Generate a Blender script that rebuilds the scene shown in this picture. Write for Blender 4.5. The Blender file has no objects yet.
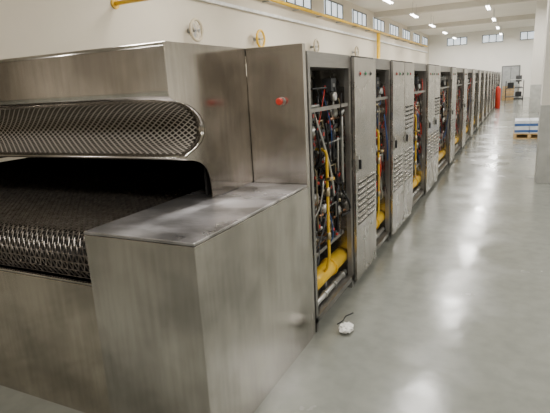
import bpy, bmesh, math, random
from mathutils import Vector, Matrix
random.seed(7)
C = bpy.context.scene.collection

# ------------------------------------------------------------ materials
def newmat(name):
    m = bpy.data.materials.new(name); m.use_nodes = True
    return m, m.node_tree, m.node_tree.nodes['Principled BSDF']

def noise_chain(nt, scale, stretch=(1,1,1), detail=4, src='Object'):
    tc = nt.nodes.new('ShaderNodeTexCoord'); mp = nt.nodes.new('ShaderNodeMapping')
    mp.inputs['Scale'].default_value = stretch
    n = nt.nodes.new('ShaderNodeTexNoise'); n.inputs['Scale'].default_value = scale
    n.inputs['Detail'].default_value = detail
    nt.links.new(tc.outputs[src], mp.inputs['Vector']); nt.links.new(mp.outputs['Vector'], n.inputs['Vector'])
    return n

def ramp(nt, fac, c0, c1, p0=0.3, p1=0.7):
    r = nt.nodes.new('ShaderNodeValToRGB')
    r.color_ramp.elements[0].position = p0; r.color_ramp.elements[1].position = p1
    r.color_ramp.elements[0].color = (*c0, 1); r.color_ramp.elements[1].color = (*c1, 1)
    nt.links.new(fac, r.inputs['Fac']); return r

def simple(name, col, rough=0.5, metal=0.0, var=0.12, scale=6, emit=None, es=0):
    m, nt, b = newmat(name)
    n = noise_chain(nt, scale)
    r = ramp(nt, n.outputs['Fac'], tuple(c*(1-var) for c in col), tuple(min(1, c*(1+var)) for c in col))
    nt.links.new(r.outputs['Color'], b.inputs['Base Color'])
    b.inputs['Roughness'].default_value = rough; b.inputs['Metallic'].default_value = metal
    if emit:
        b.inputs['Emission Color'].default_value = (*emit, 1); b.inputs['Emission Strength'].default_value = es
    return m

def steel(name, col, r0, r1, stretch=(1,1,60), scale=4, smudge=0.0, dirt=.34, wave=.3, streak=.87):
    m, nt, b = newmat(name)
    n = noise_chain(nt, scale, stretch, 5)
    big = noise_chain(nt, 2.0, (1,1,1), 8)
    rr = nt.nodes.new('ShaderNodeMapRange'); rr.inputs['To Min'].default_value = r0; rr.inputs['To Max'].default_value = r1
    rr.inputs['From Min'].default_value = .35; rr.inputs['From Max'].default_value = .65
    nt.links.new(big.outputs['Fac'], rr.inputs['Value']); nt.links.new(rr.outputs['Result'], b.inputs['Roughness'])
    cr = ramp(nt, big.outputs['Fac'], tuple(c*(1-dirt) for c in col), tuple(min(1,c*1.05) for c in col), .36, .58)
    fr = ramp(nt, n.outputs['Fac'], (streak,streak,streak), (1,1,1), .35, .65)
    m0 = nt.nodes.new('ShaderNodeMixRGB'); m0.blend_type='MULTIPLY'; m0.inputs['Fac'].default_value=1
    nt.links.new(cr.outputs['Color'], m0.inputs['Color1']); nt.links.new(fr.outputs['Color'], m0.inputs['Color2'])
    last = m0.outputs['Color']
    b.inputs['Metallic'].default_value = 0.97
    b.inputs['Anisotropic'].default_value = .5
    if smudge:
        sm = noise_chain(nt, 2.8, (1.0,1.7,1), 10)
        sr = ramp(nt, sm.outputs['Fac'], (0,0,0), (1,1,1), .44, .58)
        mx = nt.nodes.new('ShaderNodeMixRGB'); mx.inputs['Color2'].default_value = (.88,.85,.88,1)
        ml = nt.nodes.new('ShaderNodeMath'); ml.operation='MULTIPLY'; ml.inputs[1].default_value = smudge
        nt.links.new(sr.outputs['Color'], ml.inputs[0]); nt.links.new(ml.outputs[0], mx.inputs['Fac'])
        nt.links.new(last, mx.inputs['Color1']); last = mx.outputs['Color']
        b.inputs['Metallic'].default_value = 0.82
    nt.links.new(last, b.inputs['Base Color'])
    wv = noise_chain(nt, 1.3, (1,1,1), 2)
    bp = nt.nodes.new('ShaderNodeBump'); bp.inputs['Strength'].default_value = wave; bp.inputs['Distance'].default_value = .05
    nt.links.new(wv.outputs['Fac'], bp.inputs['Height']); nt.links.new(bp.outputs['Normal'], b.inputs['Normal'])
    return m

M = {}
M['steel'] = steel('brushed_steel', (.62,.58,.53), .12, .26, (9,9,.7))
M['steel_side'] = steel('satin_steel', (.67,.635,.59), .14, .26, (9,9,.7))
M['steel_top'] = steel('smudged_steel', (.40,.385,.38), .22, .42, (1,40,1), smudge=.66, dirt=.3)
M['steel_panel'] = steel('polished_steel', (.66,.60,.52), .05, .14, (9,9,.7), wave=.45)
M['steel_door'] = steel('door_steel', (.63,.605,.57), .18, .34, (9,9,.7), dirt=.16)
M['frame'] = steel('frame_steel', (.44,.43,.42), .3, .45)
M['belt'] = simple('belt_wire', (.36,.32,.28), .32, .85, scale=25, var=.35)
M['belt_under'] = simple('belt_underlay', (.012,.010,.008), .6, .3)  # near-black colour paints in the dimness below the belt wires
M['interior'] = simple('painted_shade_interior', (.004,.0035,.003), .85)  # shade inside the tunnel mouth and belt bed, painted as near-black
M['bay_back'] = simple('bay_back_plate', (.05,.048,.045), .5, .4)
M['yellow'] = simple('yellow_gas_paint', (.82,.51,.02), .38)
M['black'] = simple('black_plastic', (.014,.014,.016), .4)
M['brass'] = simple('brass', (.50,.42,.27), .3, .9)
M['silver'] = simple('cast_aluminium', (.54,.54,.52), .35, .8)
M['copper'] = simple('copper', (.52,.28,.17), .3, .9)
M['red'] = simple('red_plastic', (.62,.04,.02), .35)
M['blue'] = simple('blue_plastic', (.03,.10,.32), .4)
M['green'] = simple('green_plastic', (.03,.30,.12), .4)
M['white'] = simple('white_plastic', (.65,.65,.63), .5)
M['slot'] = simple('dark_slot', (.02,.019,.017), .7)
M['cream'] = simple('cream_enamel', (.52,.45,.32), .5)
M['wood'] = simple('pallet_wood', (.52,.34,.15), .8, var=.3)
M['carton'] = simple('white_carton', (.72,.74,.77), .6)
M['bluewrap'] = simple('blue_carton', (.05,.12,.32), .5)
M['paper'] = simple('paper', (.8,.79,.75), .9)
M['grey'] = simple('grey_paint', (.33,.34,.34), .5)
M['dado'] = simple('grey_dado_paint', (.44,.44,.41), .45)
M['dgrey'] = simple('dark_grey_enamel', (.07,.073,.078), .45)
M['fixture'] = simple('fixture_white', (.7,.7,.67), .5)
M['tube'] = simple('tube_glow', (1,1,1), .5, emit=(1,.98,.92), es=20)
M['pane'] = simple('window_glass', (.6,.65,.68), .25, emit=(.82,.91,1.0), es=1.2)
M['winframe'] = simple('window_frame', (.16,.17,.17), .5)

def plaster(name, col):
    m, nt, b = newmat(name)
    n = noise_chain(nt, .8, (1,1,1), 6)
    r = ramp(nt, n.outputs['Fac'], tuple(c*.93 for c in col), col)
    nt.links.new(r.outputs['Color'], b.inputs['Base Color']); b.inputs['Roughness'].default_value = .75
    f = noise_chain(nt, 60); bp = nt.nodes.new('ShaderNodeBump'); bp.inputs['Strength'].default_value=.06
    nt.links.new(f.outputs['Fac'], bp.inputs['Height']); nt.links.new(bp.outputs['Normal'], b.inputs['Normal'])
    return m
M['wall'] = plaster('wall_plaster', (.68,.62,.505))
M['wallw'] = plaster('white_plaster', (.84,.82,.76))
M['pillar'] = plaster('pillar_plaster', (.76,.73,.66))
M['walld'] = plaster('front_plaster', (.46,.41,.34))
M['ceil'] = plaster('ceiling_plaster', (.80,.77,.69))
M['beam'] = plaster('beam_plaster', (.62,.59,.52))

# epoxy floor
m, nt, b = newmat('epoxy_floor')
n = noise_chain(nt, .55, (1,.5,1), 8); r = ramp(nt, n.outputs['Fac'], (.205,.213,.186), (.262,.270,.240))
fn = noise_chain(nt, 9, (1,1,1), 6); fr = ramp(nt, fn.outputs['Fac'], (.80,.80,.80), (1,1,1), .35, .6)
mx = nt.nodes.new('ShaderNodeMixRGB'); mx.blend_type='MULTIPLY'; mx.inputs['Fac'].default_value=.6
nt.links.new(r.outputs['Color'], mx.inputs['Color1']); nt.links.new(fr.outputs['Color'], mx.inputs['Color2'])
nt.links.new(mx.outputs['Color'], b.inputs['Base Color'])
rn = noise_chain(nt, 1.8, (1,1,1), 8); mr = nt.nodes.new('ShaderNodeMapRange')
mr.inputs['From Min'].default_value=.3; mr.inputs['From Max'].default_value=.7
mr.inputs['To Min'].default_value=.11; mr.inputs['To Max'].default_value=.28
nt.links.new(rn.outputs['Fac'], mr.inputs['Value']); nt.links.new(mr.outputs['Result'], b.inputs['Roughness'])
b.inputs['Specular IOR Level'].default_value=.42
bn = noise_chain(nt, 5, (1,1,1), 3); bp = nt.nodes.new('ShaderNodeBump'); bp.inputs['Strength'].default_value=.10; bp.inputs['Distance'].default_value=.02
nt.links.new(bn.outputs['Fac'], bp.inputs['Height']); nt.links.new(bp.outputs['Normal'], b.inputs['Normal'])
M['floor'] = m

# expanded metal (UV: metres)
m, nt, b = newmat('expanded_metal')
uv = nt.nodes.new('ShaderNodeTexCoord'); sp = nt.nodes.new('ShaderNodeSeparateXYZ'); nt.links.new(uv.outputs['UV'], sp.inputs[0])
def mth(op, a, bb=None):
    k = nt.nodes.new('ShaderNodeMath'); k.operation = op
    for i, v in enumerate([a, bb]):
        if v is None: continue
        if isinstance(v, (int, float)): k.inputs[i].default_value = v
        else: nt.links.new(v, k.inputs[i])
    return k.outputs[0]
ua = mth('DIVIDE', sp.outputs[0], .044); va = mth('DIVIDE', sp.outputs[1], .030)
s1 = mth('ABSOLUTE', mth('SUBTRACT', mth('FRACT', mth('ADD', ua, va)), .5))
s2 = mth('ABSOLUTE', mth('SUBTRACT', mth('FRACT', mth('SUBTRACT', ua, va)), .5))
mn = mth('MINIMUM', s1, s2)
cr = ramp(nt, mn, (.56,.51,.44), (.035,.03,.026), .09, .135)
nt.links.new(cr.outputs['Color'], b.inputs['Base Color'])
b.inputs['Metallic'].default_value=.0; b.inputs['Roughness'].default_value=.8; b.inputs['Specular IOR Level'].default_value=.15
M['expanded'] = m

# ------------------------------------------------------------ mesh builder
class MB:
    def __init__(s): s.bm = bmesh.new(); s.uvs = {}
    def box(s, lo, hi, mi=0):
        v = [s.bm.verts.new((x,y,z)) for x in (lo[0],hi[0]) for y in (lo[1],hi[1]) for z in (lo[2],hi[2])]
        for q in [(0,1,3,2),(4,6,7,5),(0,4,5,1),(2,3,7,6),(0,2,6,4),(1,5,7,3)]:
            f = s.bm.faces.new([v[i] for i in q]); f.material_index = mi
        return s
    def tube(s, pts, r, seg=8, mi=0, radii=None, closed=False):
        pts = [Vector(p) for p in pts]; n = len(pts); rings = []
        up = Vector((0.123,0.31,0.94)).normalized()
        for i, p in enumerate(pts):
            if closed: t = pts[(i+1)%n]-pts[i-1]
            else: t = pts[min(i+1,n-1)]-pts[max(i-1,0)]
            t.normalize(); a = t.cross(up)
            if a.length < .05: a = t.cross(Vector((1,0,0)))
            a.normalize(); bb = t.cross(a); rr = radii[i] if radii else r
            rings.append([s.bm.verts.new(p+(a*math.cos(2*math.pi*k/seg)+bb*math.sin(2*math.pi*k/seg))*rr) for k in range(seg)])
        for i in range(n if closed else n-1):
            A = rings[i]; B = rings[(i+1)%n]
            for k in range(seg):
                f = s.bm.faces.new([A[k],A[(k+1)%seg],B[(k+1)%seg],B[k]]); f.material_index = mi; f.smooth = seg > 4
        if not closed:
            for R in (rings[0][::-1], rings[-1]):
                f = s.bm.faces.new(R); f.material_index = mi
        return s
    def cyl(s, p0, p1, r, seg=16, mi=0, r2=None):
        return s.tube([p0,p1], r, seg, mi, radii=[r, r if r2 is None else r2])
    def ring(s, c, axis, R, r, n=28, seg=6, mi=0):
        c = Vector(c); ax = Vector(axis).normalized(); a = ax.orthogonal().normalized(); bb = ax.cross(a)
        return s.tube([c+(a*math.cos(2*math.pi*i/n)+bb*math.sin(2*math.pi*i/n))*R for i in range(n)], r, seg, mi, closed=True)
    def prism(s, prof, x0, x1, mi=0):
        A = [s.bm.verts.new((x0,y,z)) for y,z in prof]; B = [s.bm.verts.new((x1,y,z)) for y,z in prof]; n=len(prof)
        for i in range(n):
            f = s.bm.faces.new([A[i],A[(i+1)%n],B[(i+1)%n],B[i]]); f.material_index=mi
        f = s.bm.faces.new(A[::-1]); f.material_index=mi; f = s.bm.faces.new(B); f.material_index=mi
        return s
    def sheet(s, prof, x0, x1, th=.004, mi=0, uv=False, smooth=True):
        n=len(prof); lay = s.bm.loops.layers.uv.verify() if uv else None
        P=[Vector((p[0],p[1])) for p in prof]; off=[]
        for i in range(n):
            t=(P[min(i+1,n-1)]-P[max(i-1,0)]).normalized(); off.append(P[i]+Vector((-t.y,t.x))*th)
        L=[0]
        for i in range(1,n): L.append(L[-1]+(P[i]-P[i-1]).length)
        def strip(Q, flip):
            A=[s.bm.verts.new((x0,q[0],q[1])) for q in Q]; B=[s.bm.verts.new((x1,q[0],q[1])) for q in Q]
            for i in range(n-1):
                vs=[A[i],A[i+1],B[i+1],B[i]]; us=[(x0,L[i]),(x0,L[i+1]),(x1,L[i+1]),(x1,L[i])]
                if flip: vs=vs[::-1]; us=us[::-1]
                f=s.bm.faces.new(vs); f.material_index=mi; f.smooth=smooth
                if uv:
                    for lp,u in zip(f.loops,us): lp[lay].uv=u
            return A,B
        A0,B0=strip(P,False); A1,B1=strip(off,True)
        for X,Y in ((A0,A1),(B0,B1)):
            for i in range(n-1):
                f=s.bm.faces.new([X[i],X[i+1],Y[i+1],Y[i]]); f.material_index=mi
        for i in (0,n-1):
            f=s.bm.faces.new([A0[i],B0[i],B1[i],A1[i]]); f.material_index=mi
        return s
    def mesh(s, name, mats):
        bmesh.ops.recalc_face_normals(s.bm, faces=s.bm.faces)
        me = bpy.data.meshes.new(name); s.bm.to_mesh(me); s.bm.free()
        for k in mats: me.materials.append(M[k])
        return me
    def obj(s, name, mats, parent=None, bevel=0, loc=(0,0,0), label=None, category=None, kind=None):
        if isinstance(mats, str): mats=[mats]
        me = s.mesh(name, mats)
        return place(me, name, parent, bevel, loc, label, category, kind)

def place(me, name, parent=None, bevel=0, loc=(0,0,0), label=None, category=None, kind=None):
    o = bpy.data.objects.new(name, me); C.objects.link(o); o.location = loc
    if parent: o.parent = parent
    if bevel:
        bv = o.modifiers.new('bevel','BEVEL'); bv.width=bevel; bv.segments=2; bv.limit_method='ANGLE'
    if label: o['label']=label
    if category: o['category']=category
    if kind: o['kind']=kind
    return o

def thing(name, label, cat, loc=(0,0,0), group=None):
    e = bpy.data.objects.new(name, None); e.empty_display_size=.1; C.objects.link(e); e.location=loc
    e['label']=label; e['category']=cat
    if group: e['group']=group
    return e

# ------------------------------------------------------------ room
LX, RX, Y0, Y1, H = -6.3, 6.5, -5.0, 40.0, 4.78
MB().box((LX-.2,Y0-.2,-.15),(RX+.2,Y1+.2,0)).obj('floor','floor',kind='structure')
MB().box((LX-.2,Y0-.2,H),(RX+.2,Y1+.2,H+.15)).obj('ceiling','ceil',kind='structure')
MB().box((LX-.2,Y0,0),(LX,Y1,H)).obj('wall_left','wall',kind='structure')
MB().box((RX,Y0,0),(RX+.2,Y1,H)).obj('wall_right','wallw',kind='structure')
MB().box((LX,Y1,0),(RX,Y1+.2,H)).obj('wall_back','wallw',kind='structure')
MB().box((LX,Y0-.2,0),(RX,Y0,H)).obj('wall_front','walld',kind='structure')
wi=1
def window(c, along, w, h):
    global wi
    mb=MB(); d=.05
    def bx(a0,a1,z0,z1,d0,d1,mi):
        if along=='y': mb.box((c[0]+d0,c[1]+a0,c[2]+z0),(c[0]+d1,c[1]+a1,c[2]+z1),mi)
        else: mb.box((c[0]+a0,c[1]-d1,c[2]+z0),(c[0]+a1,c[1]-d0,c[2]+z1),mi)
    bx(-w/2,w/2,-h/2,h/2,0,.02,0)
    for z in (-h/2,h/2-.05): bx(-w/2,w/2,z,z+.05,.02,d,1)
    for a in (-w/2,-w/6-.03,w/6-.03,w/2-.06): bx(a,a+.06,-h/2+.05,h/2-.05,.02,d,1)
    bx(-w/2-.06,w/2+.06,-h/2-.06,-h/2,0,.09,2)
    mb.obj('window_%d'%wi,['pane','winframe','fixture'],kind='structure'); wi+=1
for i in range(9): window((LX,11.7+3.3*i,4.27),'y',2.0,.56)
for x in (-4.3,-1.9,.55,3.0,5.3): window((x,Y1,4.2),'x',1.4,.55)
ti=1
for (x0,x1,y) in ((.305,1.0,8.2),(.44,1.3,24.0)):
    MB().box((x0,y,.0),(x1,y+.5,H)).box((x0-.006,y-.006,0),(x1+.006,y+.506,1.15),1).obj('trim_%d'%ti,['pillar','dado'],bevel=.004,kind='structure'); ti+=1
for y in (9.0,16.5,24.2,32):
    MB().box((LX,y-.15,H-.24),(RX,y+.15,H)).obj('trim_%d'%ti,'beam',kind='structure'); ti+=1
MB().box((LX,Y0,0),(LX+.02,Y1,.12)).obj('baseboard_left','grey',kind='structure')
MB().box((LX+.02,Y1-.02,0),(-1.3,Y1,.12)).obj('baseboard_back','grey',kind='structure')
MB().box((-1.2,Y1-.05,0),(.0,Y1,2.25),1).box((-1.12,Y1-.07,.01),(-.62,Y1-.05,2.17),0).box((-.58,Y1-.07,.01),(-.08,Y1-.05,2.17),0).box((-.68,Y1-.1,1.0),(-.65,Y1-.07,1.15),2).obj('door_1',['grey','winframe','silver'],kind='structure')

# ------------------------------------------------------------ ceiling lights
me_h = MB().box((-.09,-.65,-.05),(.09,.65,0)).mesh('light_housing',['fixture'])
me_t = MB().cyl((0,-.62,-.07),(0,.62,-.07),.016,10).mesh('fluorescent_tube',['tube'])
me_r = MB().cyl((0,0,0),(0,0,.45),.006,6).mesh('suspension_rod',['grey'])
for x in (-4.2,-1.3,2.2):
    for k in range(9):
        y=-1.8+4.9*k
        if y>39 or (x==-4.2 and k<2): continue
        t=thing('ceiling_light','white twin-tube fluorescent fixture hanging below the ceiling','ceiling light',(x,y,H-.45),'fluorescent fixtures under the ceiling')
        place(me_h,'light_housing',t)
        for dx in (-.04,.04): place(me_t,'fluorescent_tube',t,loc=(dx,0,0))
        for dy in (-.4,.4): place(me_r,'suspension_rod',t,loc=(0,dy,0))
        L=bpy.data.lights.new('tube_light','AREA'); L.shape='RECTANGLE'; L.size=.3; L.size_y=1.3
        L.energy=128 if k>2 else 108; L.color=(1,.968,.92)
        lo=bpy.data.objects.new('tube_light',L); C.objects.link(lo); lo.location=(x,y,H-.55)
w=bpy.data.worlds.new('w'); bpy.context.scene.world=w; w.use_nodes=True
w.node_tree.nodes['Background'].inputs[0].default_value=(.8,.85,1,1); w.node_tree.nodes['Background'].inputs[1].default_value=.3

# ------------------------------------------------------------ oven inlet hood
XR, XL = -1.5, -4.9
hood = thing('oven_inlet_hood','brushed stainless steel inlet hood of a tunnel oven with perforated band','oven hood',(-3.2,1.93,1.024))
HO=(3.2,-1.93,-1.024)
def arc(c, r, a0, a1, n, ry=None):
    ry = ry or r
    return [(c[0]+r*math.cos(math.radians(a0+(a1-a0)*i/n)), c[1]+ry*math.sin(math.radians(a0+(a1-a0)*i/n))) for i in range(n+1)]
def spline(P, n=6):
    out=[]
    for i in range(len(P)-1):
        p0=P[max(i-1,0)]; p1=P[i]; p2=P[i+1]; p3=P[min(i+2,len(P)-1)]
        for k in range(n):
            t=k/n; out.append(tuple(.5*((2*p1[j])+(-p0[j]+p2[j])*t+(2*p0[j]-5*p1[j]+4*p2[j]-p3[j])*t*t+(-p0[j]+3*p1[j]-3*p2[j]+p3[j])*t**3) for j in (0,1)))
    out.append(P[-1]); return out
top_prof = [(4.2,1.84),(2.7,1.84)] + arc((1.955,1.815),.025,90,180,8) + spline([(1.93,1.64),(1.93,1.61),(1.94,1.585),(1.97,1.568),(2.01,1.558)],4)
curve = spline([(2.01,1.558),(2.07,1.545),(2.14,1.515),(2.195,1.47),(2.22,1.415),(2.20,1.36),(2.145,1.322),(2.08,1.299),(2.04,1.285)],4)
nose = spline([(2.04,1.285),(2.028,1.275),(2.04,1.264),(2.10,1.252),(2.165,1.226),(2.21,1.182),(2.232,1.12),(2.24,1.06),(2.24,1.024)],4)
MB().sheet(top_prof, XL, XR-.001, .006).obj('hood_cover','steel',hood,loc=HO)
MB().sheet(curve, XL, XR-.055, .003, uv=True).obj('perforated_band','expanded',hood,loc=HO,label='dull brown-grey expanded-metal recessed band')
MB().sheet([(a-.003,b_) for a,b_ in curve], XR-.055, XR-.0065, .004).obj('curved_cheek_strip','steel',hood,loc=HO)
MB().sheet([(2.06,1.293)]+nose[:12], XL, XR-.0065, .003).obj('lower_lip','steel',hood,loc=HO)
plate = [(2.71,1.024),(2.71,1.834)] + [(a+.004,b_-(.004 if b_>1.7 else 0)) for a,b_ in top_prof[2:-1]] + curve[:-1] + nose
MB().prism(plate, XR-.006, XR).obj('end_cheek','steel',hood,loc=HO)
MB().prism(plate, XL-.04, XL).obj('end_cheek','steel',hood,loc=HO)
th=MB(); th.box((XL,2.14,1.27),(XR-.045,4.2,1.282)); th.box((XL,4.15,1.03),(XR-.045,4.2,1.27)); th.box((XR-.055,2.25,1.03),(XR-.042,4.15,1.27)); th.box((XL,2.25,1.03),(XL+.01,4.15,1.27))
th.obj('tunnel_throat','interior',hood,loc=HO,label='tunnel mouth with its shade painted black')

for (xa,xb,nm) in ((XR+.001,-1.125,0),(-5.275,XL-.041,1)):
    sp_=thing('shoulder_panel','tall stainless steel end panel'+(' with a red stop button' if nm==0 else ' of the oven'),'panel',(xb,2.712,0))
    MB().box((xa-xb,0,0),(0,.045,1.84)).obj('panel_sheet','steel_side',sp_,bevel=.004)
    if nm==0:
        es=MB(); x_=-1.27-xb
        es.cyl((x_,0,1.52),(x_,-.01,1.52),.024,20,1); es.cyl((x_,-.01,1.52),(x_,-.025,1.52),.014,16,1); es.tube([(x_,-.022,1.52),(x_,-.03,1.52),(x_,-.044,1.52),(x_,-.048,1.52)],.02,20,0,[.018,.021,.021,.014])
        es.obj('emergency_stop_button',['red','silver'],sp_,label='red mushroom push button')
for x in (-1.12,-4.68):
    cab = thing('side_cabinet','low stainless steel box cabinet with smudged top beside the belt','cabinet',(x,1.51,0))
    MB().box((-.60,0,.0),(0,1.19,1.004)).obj('cabinet_body','steel_side',cab,bevel=.002)
    MB().box((-.60,0,1.0055),(0,1.19,1.02)).obj('cabinet_lid','steel_top',cab,bevel=.004)
fc = thing('front_cover','polished stainless steel cover panel under the conveyor belt','panel',(-1.735,1.545,0))
MB().box((-2.93,0,.0),(0,.012,.735)).obj('cover_panel','steel_panel',fc,bevel=.002)
MB().box((-2.93,0,.737),(0,.02,.748)).obj('panel_rim','steel',fc,bevel=.002)

# conveyor
conv = thing('mesh_conveyor_belt','woven steel wire mesh conveyor belt curving over its roller','conveyor belt',(-3.2,1.735,0))
R=.15; ylen=1.5; step=.038; Z0=.80
def pp(s):
    qa=R*math.radians(110)
    if s<qa:
        a=math.radians(200)-s/R
        return Vector((0,R*math.cos(a),Z0+R*math.sin(a))), Vector((0,math.cos(a),math.sin(a)))
    return Vector((0,s-qa,Z0+R)), Vector((0,0,1))
mb=MB(); total=R*math.radians(110)+ylen; rows=int(total/step); W0,W1=-1.455,1.455; px=.038
for i in range(rows):
    s0=i*step; n=int((W1-W0)/px*2); pts=[]
    for k in range(n+1):
        x=W0+k*px/2; up=k%2
        p,nn=pp(s0+(step*1.15 if up else -.15*step)); p=p+nn*(.008 if up else -.004)
        pts.append((x,p.y,p.z))
    mb.tube(pts,.0040,4)
    p,nn=pp(s0); mb.tube([(W0,p.y,p.z),(W1,p.y,p.z)],.0024,4)
mb.obj('wire_mesh','belt',conv)
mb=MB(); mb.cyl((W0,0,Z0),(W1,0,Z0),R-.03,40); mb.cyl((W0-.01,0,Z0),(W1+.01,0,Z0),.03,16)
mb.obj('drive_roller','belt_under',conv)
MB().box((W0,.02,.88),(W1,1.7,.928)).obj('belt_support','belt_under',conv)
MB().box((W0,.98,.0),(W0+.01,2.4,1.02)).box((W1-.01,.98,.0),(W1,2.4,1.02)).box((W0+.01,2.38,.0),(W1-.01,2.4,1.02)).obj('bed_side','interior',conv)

# tunnel body
body = thing('oven_tunnel_body','long insulated stainless steel tunnel body behind the burner cabinets','oven',(-3.2,4.21,0))
MB().box((-1.7,0,.3),(1.69,32.6,1.72)).obj('insulated_shell','steel',body)
mb=MB()
for k in range(17):
    for sx in (-1.6,1.5): mb.box((sx,.2+k*2,0),(sx+.08,.28+k*2,.3))
mb.obj('support_leg','frame',body,kind='stuff')

# ------------------------------------------------------------ burner cabinets
cache={}
def cm(key, fn):
    if key not in cache: cache[key]=fn()
    return cache[key]
D=.355
def frame_mesh(w):
    b=MB()
    for y in (0,w-.035): b.box((-.035,y,.0),(0,y+.035,1.71))
    b.box((-D,0,1.71),(0,w,1.80)); b.box((-D,0,.06),(-.0,w,.10))
    b.box((-.03,.035,1.44),(-.01,w-.035,1.465)); b.box((-.09,.035,.46),(-.06,w-.035,.485))
    b.box((-D,0,.1),(-D+.01,w,1.71),1); b.box((-D+.01,0,.1),(-.035,.006,1.71),1)
    for y in (.09,w-.13): b.box((-D+.06,y,.1),(-D+.09,y+.04,1.71),0)
    for z in (.62,.9,1.2): b.box((-D+.01,.01,z),(-D+.08,w-.01,z+.03),0)
    return b.mesh('bay_frame',['frame','bay_back'])
def door_mesh(w, sets):
    b=MB(); b.box((-.022,.006,.05),(0,w-.006,1.785))
    b.box((-.026,.0,.04),(-.022,w,1.8),1)
    for (z0,n) in sets:
        cw=(w-.16)/2
        for c in range(2):
            y0=.06+c*(cw+.04)
            for k in range(n):
                z=z0+k*.046
                b.box((-.001,y0,z),(.0012,y0+cw,z+.02),1)
                b.prism([(y0,z+.02),(y0+cw,z+.02),(y0+cw,z+.026),(y0,z+.026)],0,.010)
    return b.mesh('louvered_door',['steel_door','slot'])
def box_mesh(w):
    b=MB(); b.box((-D,0,.06),(.004,w,1.79)); b.box((-.3,.04,0),(-.1,w-.04,.06),1)
    return b.mesh('cabinet_box',['steel_door','frame'])
def handle_mesh():
    b=MB(); b.box((0,-.018,-.06),(.012,.018,.06)); b.box((.012,-.01,-.045),(.03,.01,.03),1); return b.mesh('door_latch',['silver','black'])
def light_mesh(col):
    b=MB(); b.cyl((0,0,0),(.004,0,0),.021,14,1); b.tube([(.004,0,0),(.008,0,0),(.012,0,0)],.012,14,0,[.012,.012,.006]); return b.mesh('indicator_light',[col,'frame'])
def mainpipe_mesh(w):
    x=-.10
    b=MB(); b.cyl((x,.04,.26),(x,w-.01,.26),.06,24); b.tube([(x,.04,.26),(x,.025,.26),(x,.015,.26)],.06,24,0,[.06,.05,.02])
    b.cyl((x,w-.3,.26),(x,w-.275,.26),.07,24)
    b.box((x-.02,w*.5-.015,.10),(x+.02,w*.5+.015,.21),1)
    return b.mesh('gas_main_pipe',['yellow','frame'])
def riser_mesh(w,x):
    b=MB(); y=w*.40
    b.tube([(x-.05,y,.29),(x-.02,y,.33),(x,y,.42),(x,y,.8),(x,y,1.14),(x-.01,y+.01,1.165),(x-.04,y+.03,1.175),(x-.14,y+.05,1.175)],.0105,10)
    b.cyl((x,y,.55),(x,y,.60),.017,12,1); b.cyl((x,y,.86),(x,y,.92),.017,12,1)
    return b.mesh('gas_riser_pipe',['yellow','brass'])
def lever_mesh(w,x):
    b=MB(); y=w*.40
    b.cyl((x,y,.98),(x+.04,y,.98),.014,12,1); b.box((x+.03,y-.01,.97),(x+.038,y+.05,.985),0); return b.mesh('valve_lever',['yellow','brass'])
def tube_mesh(w,x,z,r,nm):
    b=MB(); b.cyl((x,.036,z),(x,w-.036,z),r,14)
    for k in range(int(w/.2)): b.cyl((x,.1+k*.2,z),(x,.12+k*.2,z),r*1.4,14)
    return b.mesh(nm,['silver'])
def valve_mesh():
    b=MB(); b.cyl((-.2,0,0),(-.02,0,0),.010,10,1); b.cyl((-.12,0,0),(-.07,0,0),.02,6,1)
    b.box((-.05,-.018,-.018),(-.01,.018,.028),0); b.cyl((-.03,0,.028),(-.03,0,.05),.009,10,2); b.cyl((-.01,0,.005),(.002,0,.005),.010,12,2)
    return b.mesh('burner_valve',['dgrey','brass','red'])
def burner_mesh():
    b=MB(); b.cyl((-.24,0,0),(-.02,0,0),.018,14); b.cyl((-.06,0,0),(-.045,0,0),.028,14); b.cyl((-.02,0,0),(-.005,0,0),.014,8,1)
    b.tube([(-.05,0,-.02),(-.045,0,-.07),(-.07,0,-.1),(-.16,.0,-.11)],.007,6,2)
    return b.mesh('burner_tube',['silver','brass','copper'])
def ign_mesh():
    b=MB(); b.box((-.09,-.05,-.045),(-.02,.05,.045)); b.box((-.02,-.02,-.015),(-.017,.02,.008),1); b.cyl((-.05,-.03,-.045),(-.05,-.03,-.07),.008,8,2); b.cyl((-.05,.03,-.045),(-.05,.03,-.07),.008,8,2)
    return b.mesh('ignition_transformer',['dgrey','silver','black'])
def gauge_mesh():
    b=MB(); b.cyl((-.03,0,0),(0,0,0),.03,20,0); b.cyl((0,0,0),(.002,0,0),.024,20,1); b.box((.002,-.002,0),(.004,.002,.018),2); b.cyl((-.02,0,-.03),(-.02,0,-.08),.007,8,0)
    return b.mesh('pressure_gauge',['silver','white','red'])
def regulator_mesh():
    b=MB(); b.tube([(-.05,0,-.035),(-.05,0,-.01),(-.05,0,0),(-.05,0,.01),(-.05,0,.035)],.03,18,0,[.02,.032,.036,.032,.02])
    b.cyl((-.05,0,.035),(-.05,0,.06),.012,12,1); b.cyl((-.05,-.09,-.04),(-.05,.09,-.04),.010,10,2); b.cyl((-.014,0,0),(-.004,0,0),.012,6,1)
    return b.mesh('pressure_regulator',['silver','black','copper'])
def solenoid_mesh():
    b=MB(); b.box((-.08,-.025,-.03),(-.02,.025,.03)); b.cyl((-.05,-.06,-.04),(-.05,.06,-.04),.012,12,1); b.box((-.02,-.012,-.012),(-.017,.012,.012),2)
    return b.mesh('solenoid_valve',['dgrey','silver','red'])
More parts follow.
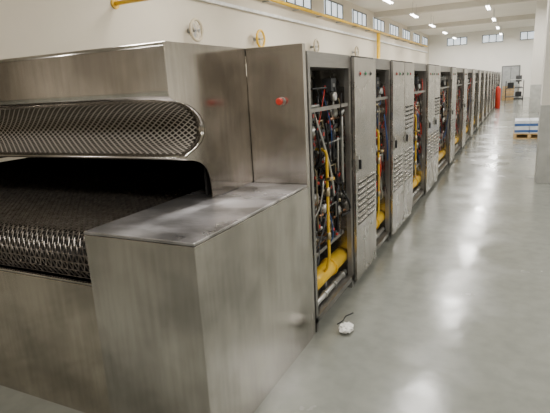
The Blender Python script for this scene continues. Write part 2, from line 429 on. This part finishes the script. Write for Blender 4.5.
def thin_mesh(w, seed):
    rnd=random.Random(seed+50); b=MB()
    for i in range(int(w*24)):
        y=rnd.uniform(.06,w-.06); x=rnd.uniform(-.20,-.03); z0=rnd.uniform(.4,1.1); z1=z0+rnd.uniform(.2,.6); dy=rnd.uniform(-.08,.08)
        y2=min(w-.05,max(.05,y+dy)); z1=min(1.68,z1)
        b.tube([(x,y,z0),(x,y,z1-.05),(x,(y+y2)/2,z1-.02),(x,y2,z1)],rnd.choice([.005,.007,.010,.013]),8,rnd.choice([0,1,0,2,3]))
    for i in range(18):
        z=rnd.uniform(.45,1.65); x=rnd.uniform(-.20,-.03); y0=rnd.uniform(.04,w*.6); y1=min(w-.04,y0+rnd.uniform(.1,.3))
        b.tube([(x-.05,y0,z),(x,y0,z),(x,y1,z),(x,y1,z-rnd.uniform(.03,.12))],rnd.choice([.005,.007,.010]),8,rnd.choice([0,1,0,2,3]))
    return b.mesh('instrument_tubing',['silver','brass','black','copper'])
def wires_mesh(w, seed):
    rnd=random.Random(seed); b=MB()
    for i in range(44):
        y0=rnd.uniform(.05,w-.05); z0=rnd.uniform(.7,1.66); y1=min(w-.05,max(.05,y0+rnd.uniform(-.3,.3))); z1=z0-rnd.uniform(.15,.7)
        x0=rnd.uniform(-.2,-.01); x1=rnd.uniform(-.2,-.01); bulge=rnd.uniform(-.1,.1); pts=[]
        for k in range(11):
            t=k/10; pts.append((x0+(x1-x0)*t+.03*math.sin(t*math.pi), min(w-.01,max(.01,y0+(y1-y0)*t+bulge*math.sin(t*math.pi))), max(.38,z0+(z1-z0)*t-.06*math.sin(t*math.pi))))
        b.tube(pts, rnd.choice([.003,.004,.006,.009]),6, rnd.choice([0,0,0,0,1,1,2,3,3,4]))
    return b.mesh('wiring_harness',['black','red','blue','silver','dgrey'])

mods=[(2.77,.82,[.62]),(4.25,.60,[.54,.54]),(5.97,.98,[.56,.56])]
y=8.12
while y<34.6: mods.append((y,1.45,[.75])); y+=2.24
for mi_,(y0,bw,doors) in enumerate(mods):
    near = mi_<6
    lab = 'stainless burner cabinet, yellow gas pipes beside ' + ('two louvered doors' if len(doors)>1 else 'one louvered door')
    t=thing('burner_cabinet',lab,'oven cabinet',(-1.12,y0,0),'burner cabinets along the tunnel oven')
    place(cm(('f',bw),lambda:frame_mesh(bw)),'bay_frame',t)
    place(cm(('m',bw),lambda:mainpipe_mesh(bw)),'gas_main_pipe',t,label='thick yellow gas pipe')
    rx = -.02 if mi_<3 else -.14
    place(cm(('r',bw,rx),lambda:riser_mesh(bw,rx)),'gas_riser_pipe',t,label='thin yellow gas pipe')
    if near:
        place(cm(('lv',bw,rx),lambda:lever_mesh(bw,rx)),'valve_lever',t)
        place(cm(('l1',bw),lambda:tube_mesh(bw,-.06,.135,.02,'condensate_pipe')),'condensate_pipe',t)
        place(cm(('l2',bw),lambda:tube_mesh(bw,-.22,.43,.03,'air_pipe')),'air_pipe',t)
        place(cm(('w',bw,mi_),lambda:wires_mesh(bw,mi_)),'wiring_harness',t,kind='stuff')
        place(cm(('tt',bw,mi_),lambda:thin_mesh(bw,mi_)),'instrument_tubing',t,kind='stuff')
        rj=random.Random(mi_+11)
        nc=max(3,int(bw/.14))
        zs=[.53,.64,.75,.86,.97,1.08,1.19,1.30,1.40]
        for a,z in enumerate(zs):
            for c in range(nc):
                yy=.1+(bw-.2)*c/(nc-1)+rj.uniform(-.03,.03); z_=z+rj.uniform(-.035,.035)
                q=rj.randrange(6)
                if q in(0,3): place(cm('v',valve_mesh),'burner_valve',t,loc=(-.04-.02*(a%3),yy,z_))
                elif q==1: place(cm('b',burner_mesh),'burner_tube',t,loc=(-.06,yy,z_))
                elif q==2: place(cm('rg',regulator_mesh),'pressure_regulator',t,loc=(-.04,yy,z_))
                elif q==4: place(cm('so',solenoid_mesh),'solenoid_valve',t,loc=(-.05,yy,z_))
        for c in range(max(2,nc-3)):
            place(cm('i',ign_mesh),'ignition_transformer',t,loc=(-.06,.14+(bw-.28)*c/max(1,nc-4),1.60))
        place(cm('g',gauge_mesh),'pressure_gauge',t,loc=(-.03,bw*.7,1.52))
    yy=bw
    for di,dw in enumerate(doors):
        place(cm(('bx',dw),lambda:box_mesh(dw)),'cabinet_box',t,loc=(0,yy,0))
        d=place(cm(('d',dw,di),lambda:door_mesh(dw,[(.50,8)] if di==0 else [(.50,8),(1.08,6)])),'louvered_door',t,loc=(.031,yy,0),bevel=.003 if near else 0)
        if near:
            place(cm('h',handle_mesh),'door_latch',d,loc=(0,.06,1.0))
            for q,col in enumerate(['red','green','black'] if di==0 else ['green','red']):
                place(cm(('il',col),lambda:light_mesh(col)),'indicator_light',d,loc=(0,.14+.15*q,1.67),label=col+' indicator light')
        yy+=dw+.005

# ------------------------------------------------------------ wall services
gp=MB(); gp.tube([(LX+.2,6,3.90),(LX+.2,38,3.90)],.045,12)
for k in range(16): gp.box((LX+.005,6.5+2*k,3.83),(LX+.22,6.54+2*k,3.865),1)
gp.obj('gas_supply_pipe',['yellow','grey'],label='yellow gas pipe on brackets along the cream wall',category='pipe')
MB().tube([(LX+.22,24,3.82),(LX+.22,24,.0)],.085,12).cyl((LX+.22,24,2.0),(LX+.22,24,2.06),.12,14).obj('gas_drop_pipe','yellow',label='vertical yellow gas pipe dropping down the cream wall',category='pipe')
gp=MB(); gp.tube([(LX-.0,6.9,3.14),(-3.2,6.9,3.14),(-3.15,6.9,3.16),(-3.13,6.9,3.21),(-3.13,6.9,H)],.035,12); gp.cyl((-3.13,6.9,H-.02),(-3.13,6.9,H),.08,14); gp.cyl((LX,6.9,3.14),(LX+.03,6.9,3.14),.09,16)
gp.obj('branch_gas_pipe','yellow',label='yellow branch pipe crossing from the cream wall',category='pipe')
MB().box((LX+.01,3,3.5),(LX+.10,39,3.57)).obj('cable_tray','fixture',label='white cable tray fixed along the cream wall',category='cable tray')
for y,col in ((9.0,'cream'),(11.9,'yellow'),(15.9,'cream'),(20.5,'cream')):
    f=thing('wall_fan',('yellow' if col=='yellow' else 'beige')+' round caged fan mounted on the cream wall','fan',(LX+.11,y,2.85),'round fans on the wall')
    b=MB(); b.cyl((-.1,0,0),(.02,0,0),.035,14); b.cyl((-.10,0,0),(-.08,0,0),.05,14); b.obj('fan_motor','grey',f)
    b=MB(); b.ring((.10,0,0),(1,0,0),.21,.030,30,8); b.ring((.16,0,0),(1,0,0),.06,.006,16,6)
    for k in range(10):
        a=k*math.pi/5; b.tube([(.03,.03*math.cos(a),.03*math.sin(a)),(.04,.2*math.cos(a),.2*math.sin(a)),(.10,.2*math.cos(a),.2*math.sin(a)),(.16,.06*math.cos(a),.06*math.sin(a))],.004,5)
    b.obj('fan_cage',col,f)
    b=MB()
    for k in range(3):
        a=k*2.094; ca,sa=math.cos(a),math.sin(a)
        vs=[b.bm.verts.new((.08+dx,r*ca-t*sa,r*sa+t*ca)) for r,t,dx in ((.03,-.02,0),(.16,-.03,-.02),(.16,.04,.02),(.03,.02,.01))]
        b.bm.faces.new(vs)
    b.cyl((.02,0,0),(.1,0,0),.03,12)
    b.obj('fan_blade','grey',f)

# ------------------------------------------------------------ floor items
bm=bmesh.new(); bmesh.ops.create_icosphere(bm,subdivisions=3,radius=.05)
rnd=random.Random(3)
for v in bm.verts:
    k=.55+.6*rnd.random(); v.co=Vector((v.co.x*k*1.0,v.co.y*k*1.2,v.co.z*k*.6))
zmin=min(v.co.z for v in bm.verts)
for v in bm.verts: v.co.z-=zmin
me=bpy.data.meshes.new('crumpled_paper'); bm.to_mesh(me); bm.free(); me.materials.append(M['paper'])
place(me,'crumpled_paper',loc=(-.94,2.84,0),label='crumpled scrap of white paper on the floor',category='paper')
MB().tube([(0,0,.004),(.02,.06,.004),(.015,.13,.005),(.05,.2,.004)],.004,6).obj('wire_offcut','black',loc=(-1.03,2.92,0),label='thin dark wire offcut lying on the floor',category='wire')
p=thing('wooden_pallet','small wooden pallet standing on the grey floor','pallet',(-.07,14.0,0))
for yy in (0,.42,.84): MB().box((0,yy,0),(.74,yy+.09,.025)).obj('bottom_board','wood',p)
for xx in (0,.33,.66):
    for yy in (0,.42,.84): MB().box((xx,yy,.025),(xx+.08,yy+.09,.115)).obj('pallet_block','wood',p)
for k in range(7): MB().box((0,k*.14,.115),(.74,k*.14+.09,.14)).obj('deck_board','wood',p,bevel=.002)
me=MB().box((0,0,0),(.34,.43,.155),0).box((-.002,-.002,.02),(.342,.432,.085),1).box((.0,.19,.155),(.34,.23,.157),1).mesh('carton',['carton','bluewrap'])
for ix in range(2):
    for iy in range(2):
        for iz in range(2):
            o=place(me,'carton',loc=(-.05+ix*.35,14.03+iy*.45,.142+iz*.16),label='white and blue carton stacked on the pallet',category='carton',bevel=.004)
            o['group']='cartons stacked on the pallet'
t=thing('work_trolley','dark steel work trolley loaded with parts near the far wall','trolley',(-.75,33.5,0))
for x in (0,.96):
    for yy in (0,.56): MB().box((x,yy,.12),(x+.04,yy+.04,1.25)).obj('trolley_post','black',t)
for z in (.3,.8): MB().box((0,0,z),(1.0,.6,z+.04)).obj('trolley_shelf','dgrey',t)
for x in (.02,.98):
    for yy in (.02,.58): MB().cyl((x-.015,yy,.06),(x+.015,yy,.06),.06,16).box((x-.02,yy-.02,.06),(x+.02,yy+.02,.13)).obj('caster_wheel','black',t)
MB().tube([(0.02,.02,1.25),(.02,.02,1.3),(.5,.02,1.32),(.98,.02,1.3),(.98,.02,1.25)],.02,8).obj('push_handle','silver',t)
MB().box((.1,.1,0),(.45,.5,.3)).box((.12,.12,.3),(.43,.48,.32)).obj('parts_bin','black',loc=(-.75,33.5,.841),bevel=.01,label='black parts bin on the upper trolley shelf',category='bin')
MB().box((0,0,0),(.35,.4,.25)).box((.03,.03,.25),(.32,.37,.27)).obj('tool_box','black',loc=(-.2,33.6,.341),bevel=.01,label='black tool box on the lower trolley shelf',category='tool box')
t=thing('pillar_drill','dark grey pillar drill standing near the far white wall','machine',(-.05,37.2,0))
MB().box((-.3,-.25,0),(.3,.25,.12)).obj('machine_base','dgrey',t,bevel=.01)
MB().cyl((0,.1,.12),(0,.1,1.5),.06,16).obj('machine_column','silver',t)
MB().box((-.22,-.28,.75),(.22,.16,.82)).obj('work_table','dgrey',t,bevel=.01)
MB().box((-.18,-.3,1.15),(.18,.3,1.55)).cyl((0,-.15,1.0),(0,-.15,1.15),.04,14).obj('drill_head','dgrey',t,bevel=.02)
MB().cyl((0,.3,1.3),(0,.46,1.3),.1,18).obj('drive_motor','black',t)
for (cx,cy,cz) in ((-1.0,36.2,0),(-.98,36.22,.462)):
    t=thing('wooden_crate','slatted brown wooden crate stacked near the far wall','crate',(cx,cy,cz),'crates near the far wall')
    MB().box((0,0,0),(.7,.5,.03)).obj('crate_floor','wood',t)
    for k in range(3):
        z=.04+.14*k
        for q in ((0,0,.7,.02),(0,.48,.7,.5),(0,.02,.02,.48),(.68,.02,.7,.48)):
            MB().box((q[0],q[1],z),(q[2],q[3],z+.11)).obj('crate_slat','wood',t)
    for q in ((.02,.02),(.65,.02),(.02,.45),(.65,.45)): MB().box((q[0],q[1],.03),(q[0]+.03,q[1]+.03,.46)).obj('corner_post','wood',t)
t=thing('gas_cylinder','tall red gas cylinder standing on the floor by the oven','gas cylinder',(-.93,27.4,0))
MB().tube([(0,0,0),(0,0,.02),(0,0,.95),(0,0,1.05),(0,0,1.1)],.1,18,0,[.11,.12,.12,.07,.03]).obj('cylinder_shell','red',t)
MB().cyl((0,0,1.1),(0,0,1.17),.025,10).box((-.015,-.02,1.15),(.015,.09,1.18)).obj('cylinder_valve','black',t)

# ------------------------------------------------------------ camera
cd=bpy.data.cameras.new('camera'); cam=bpy.data.objects.new('camera',cd); C.objects.link(cam)
cd.sensor_width=36; cd.lens=36*490/550; cd.clip_end=200
R_=Matrix(((.899,-.0563,.4344),(.4348,.2343,-.8696),(-.0528,.9705,.2351))).normalized()
cam.matrix_world=Matrix.Translation((0,0,1.6)) @ R_.to_4x4()
bpy.context.scene.camera=cam
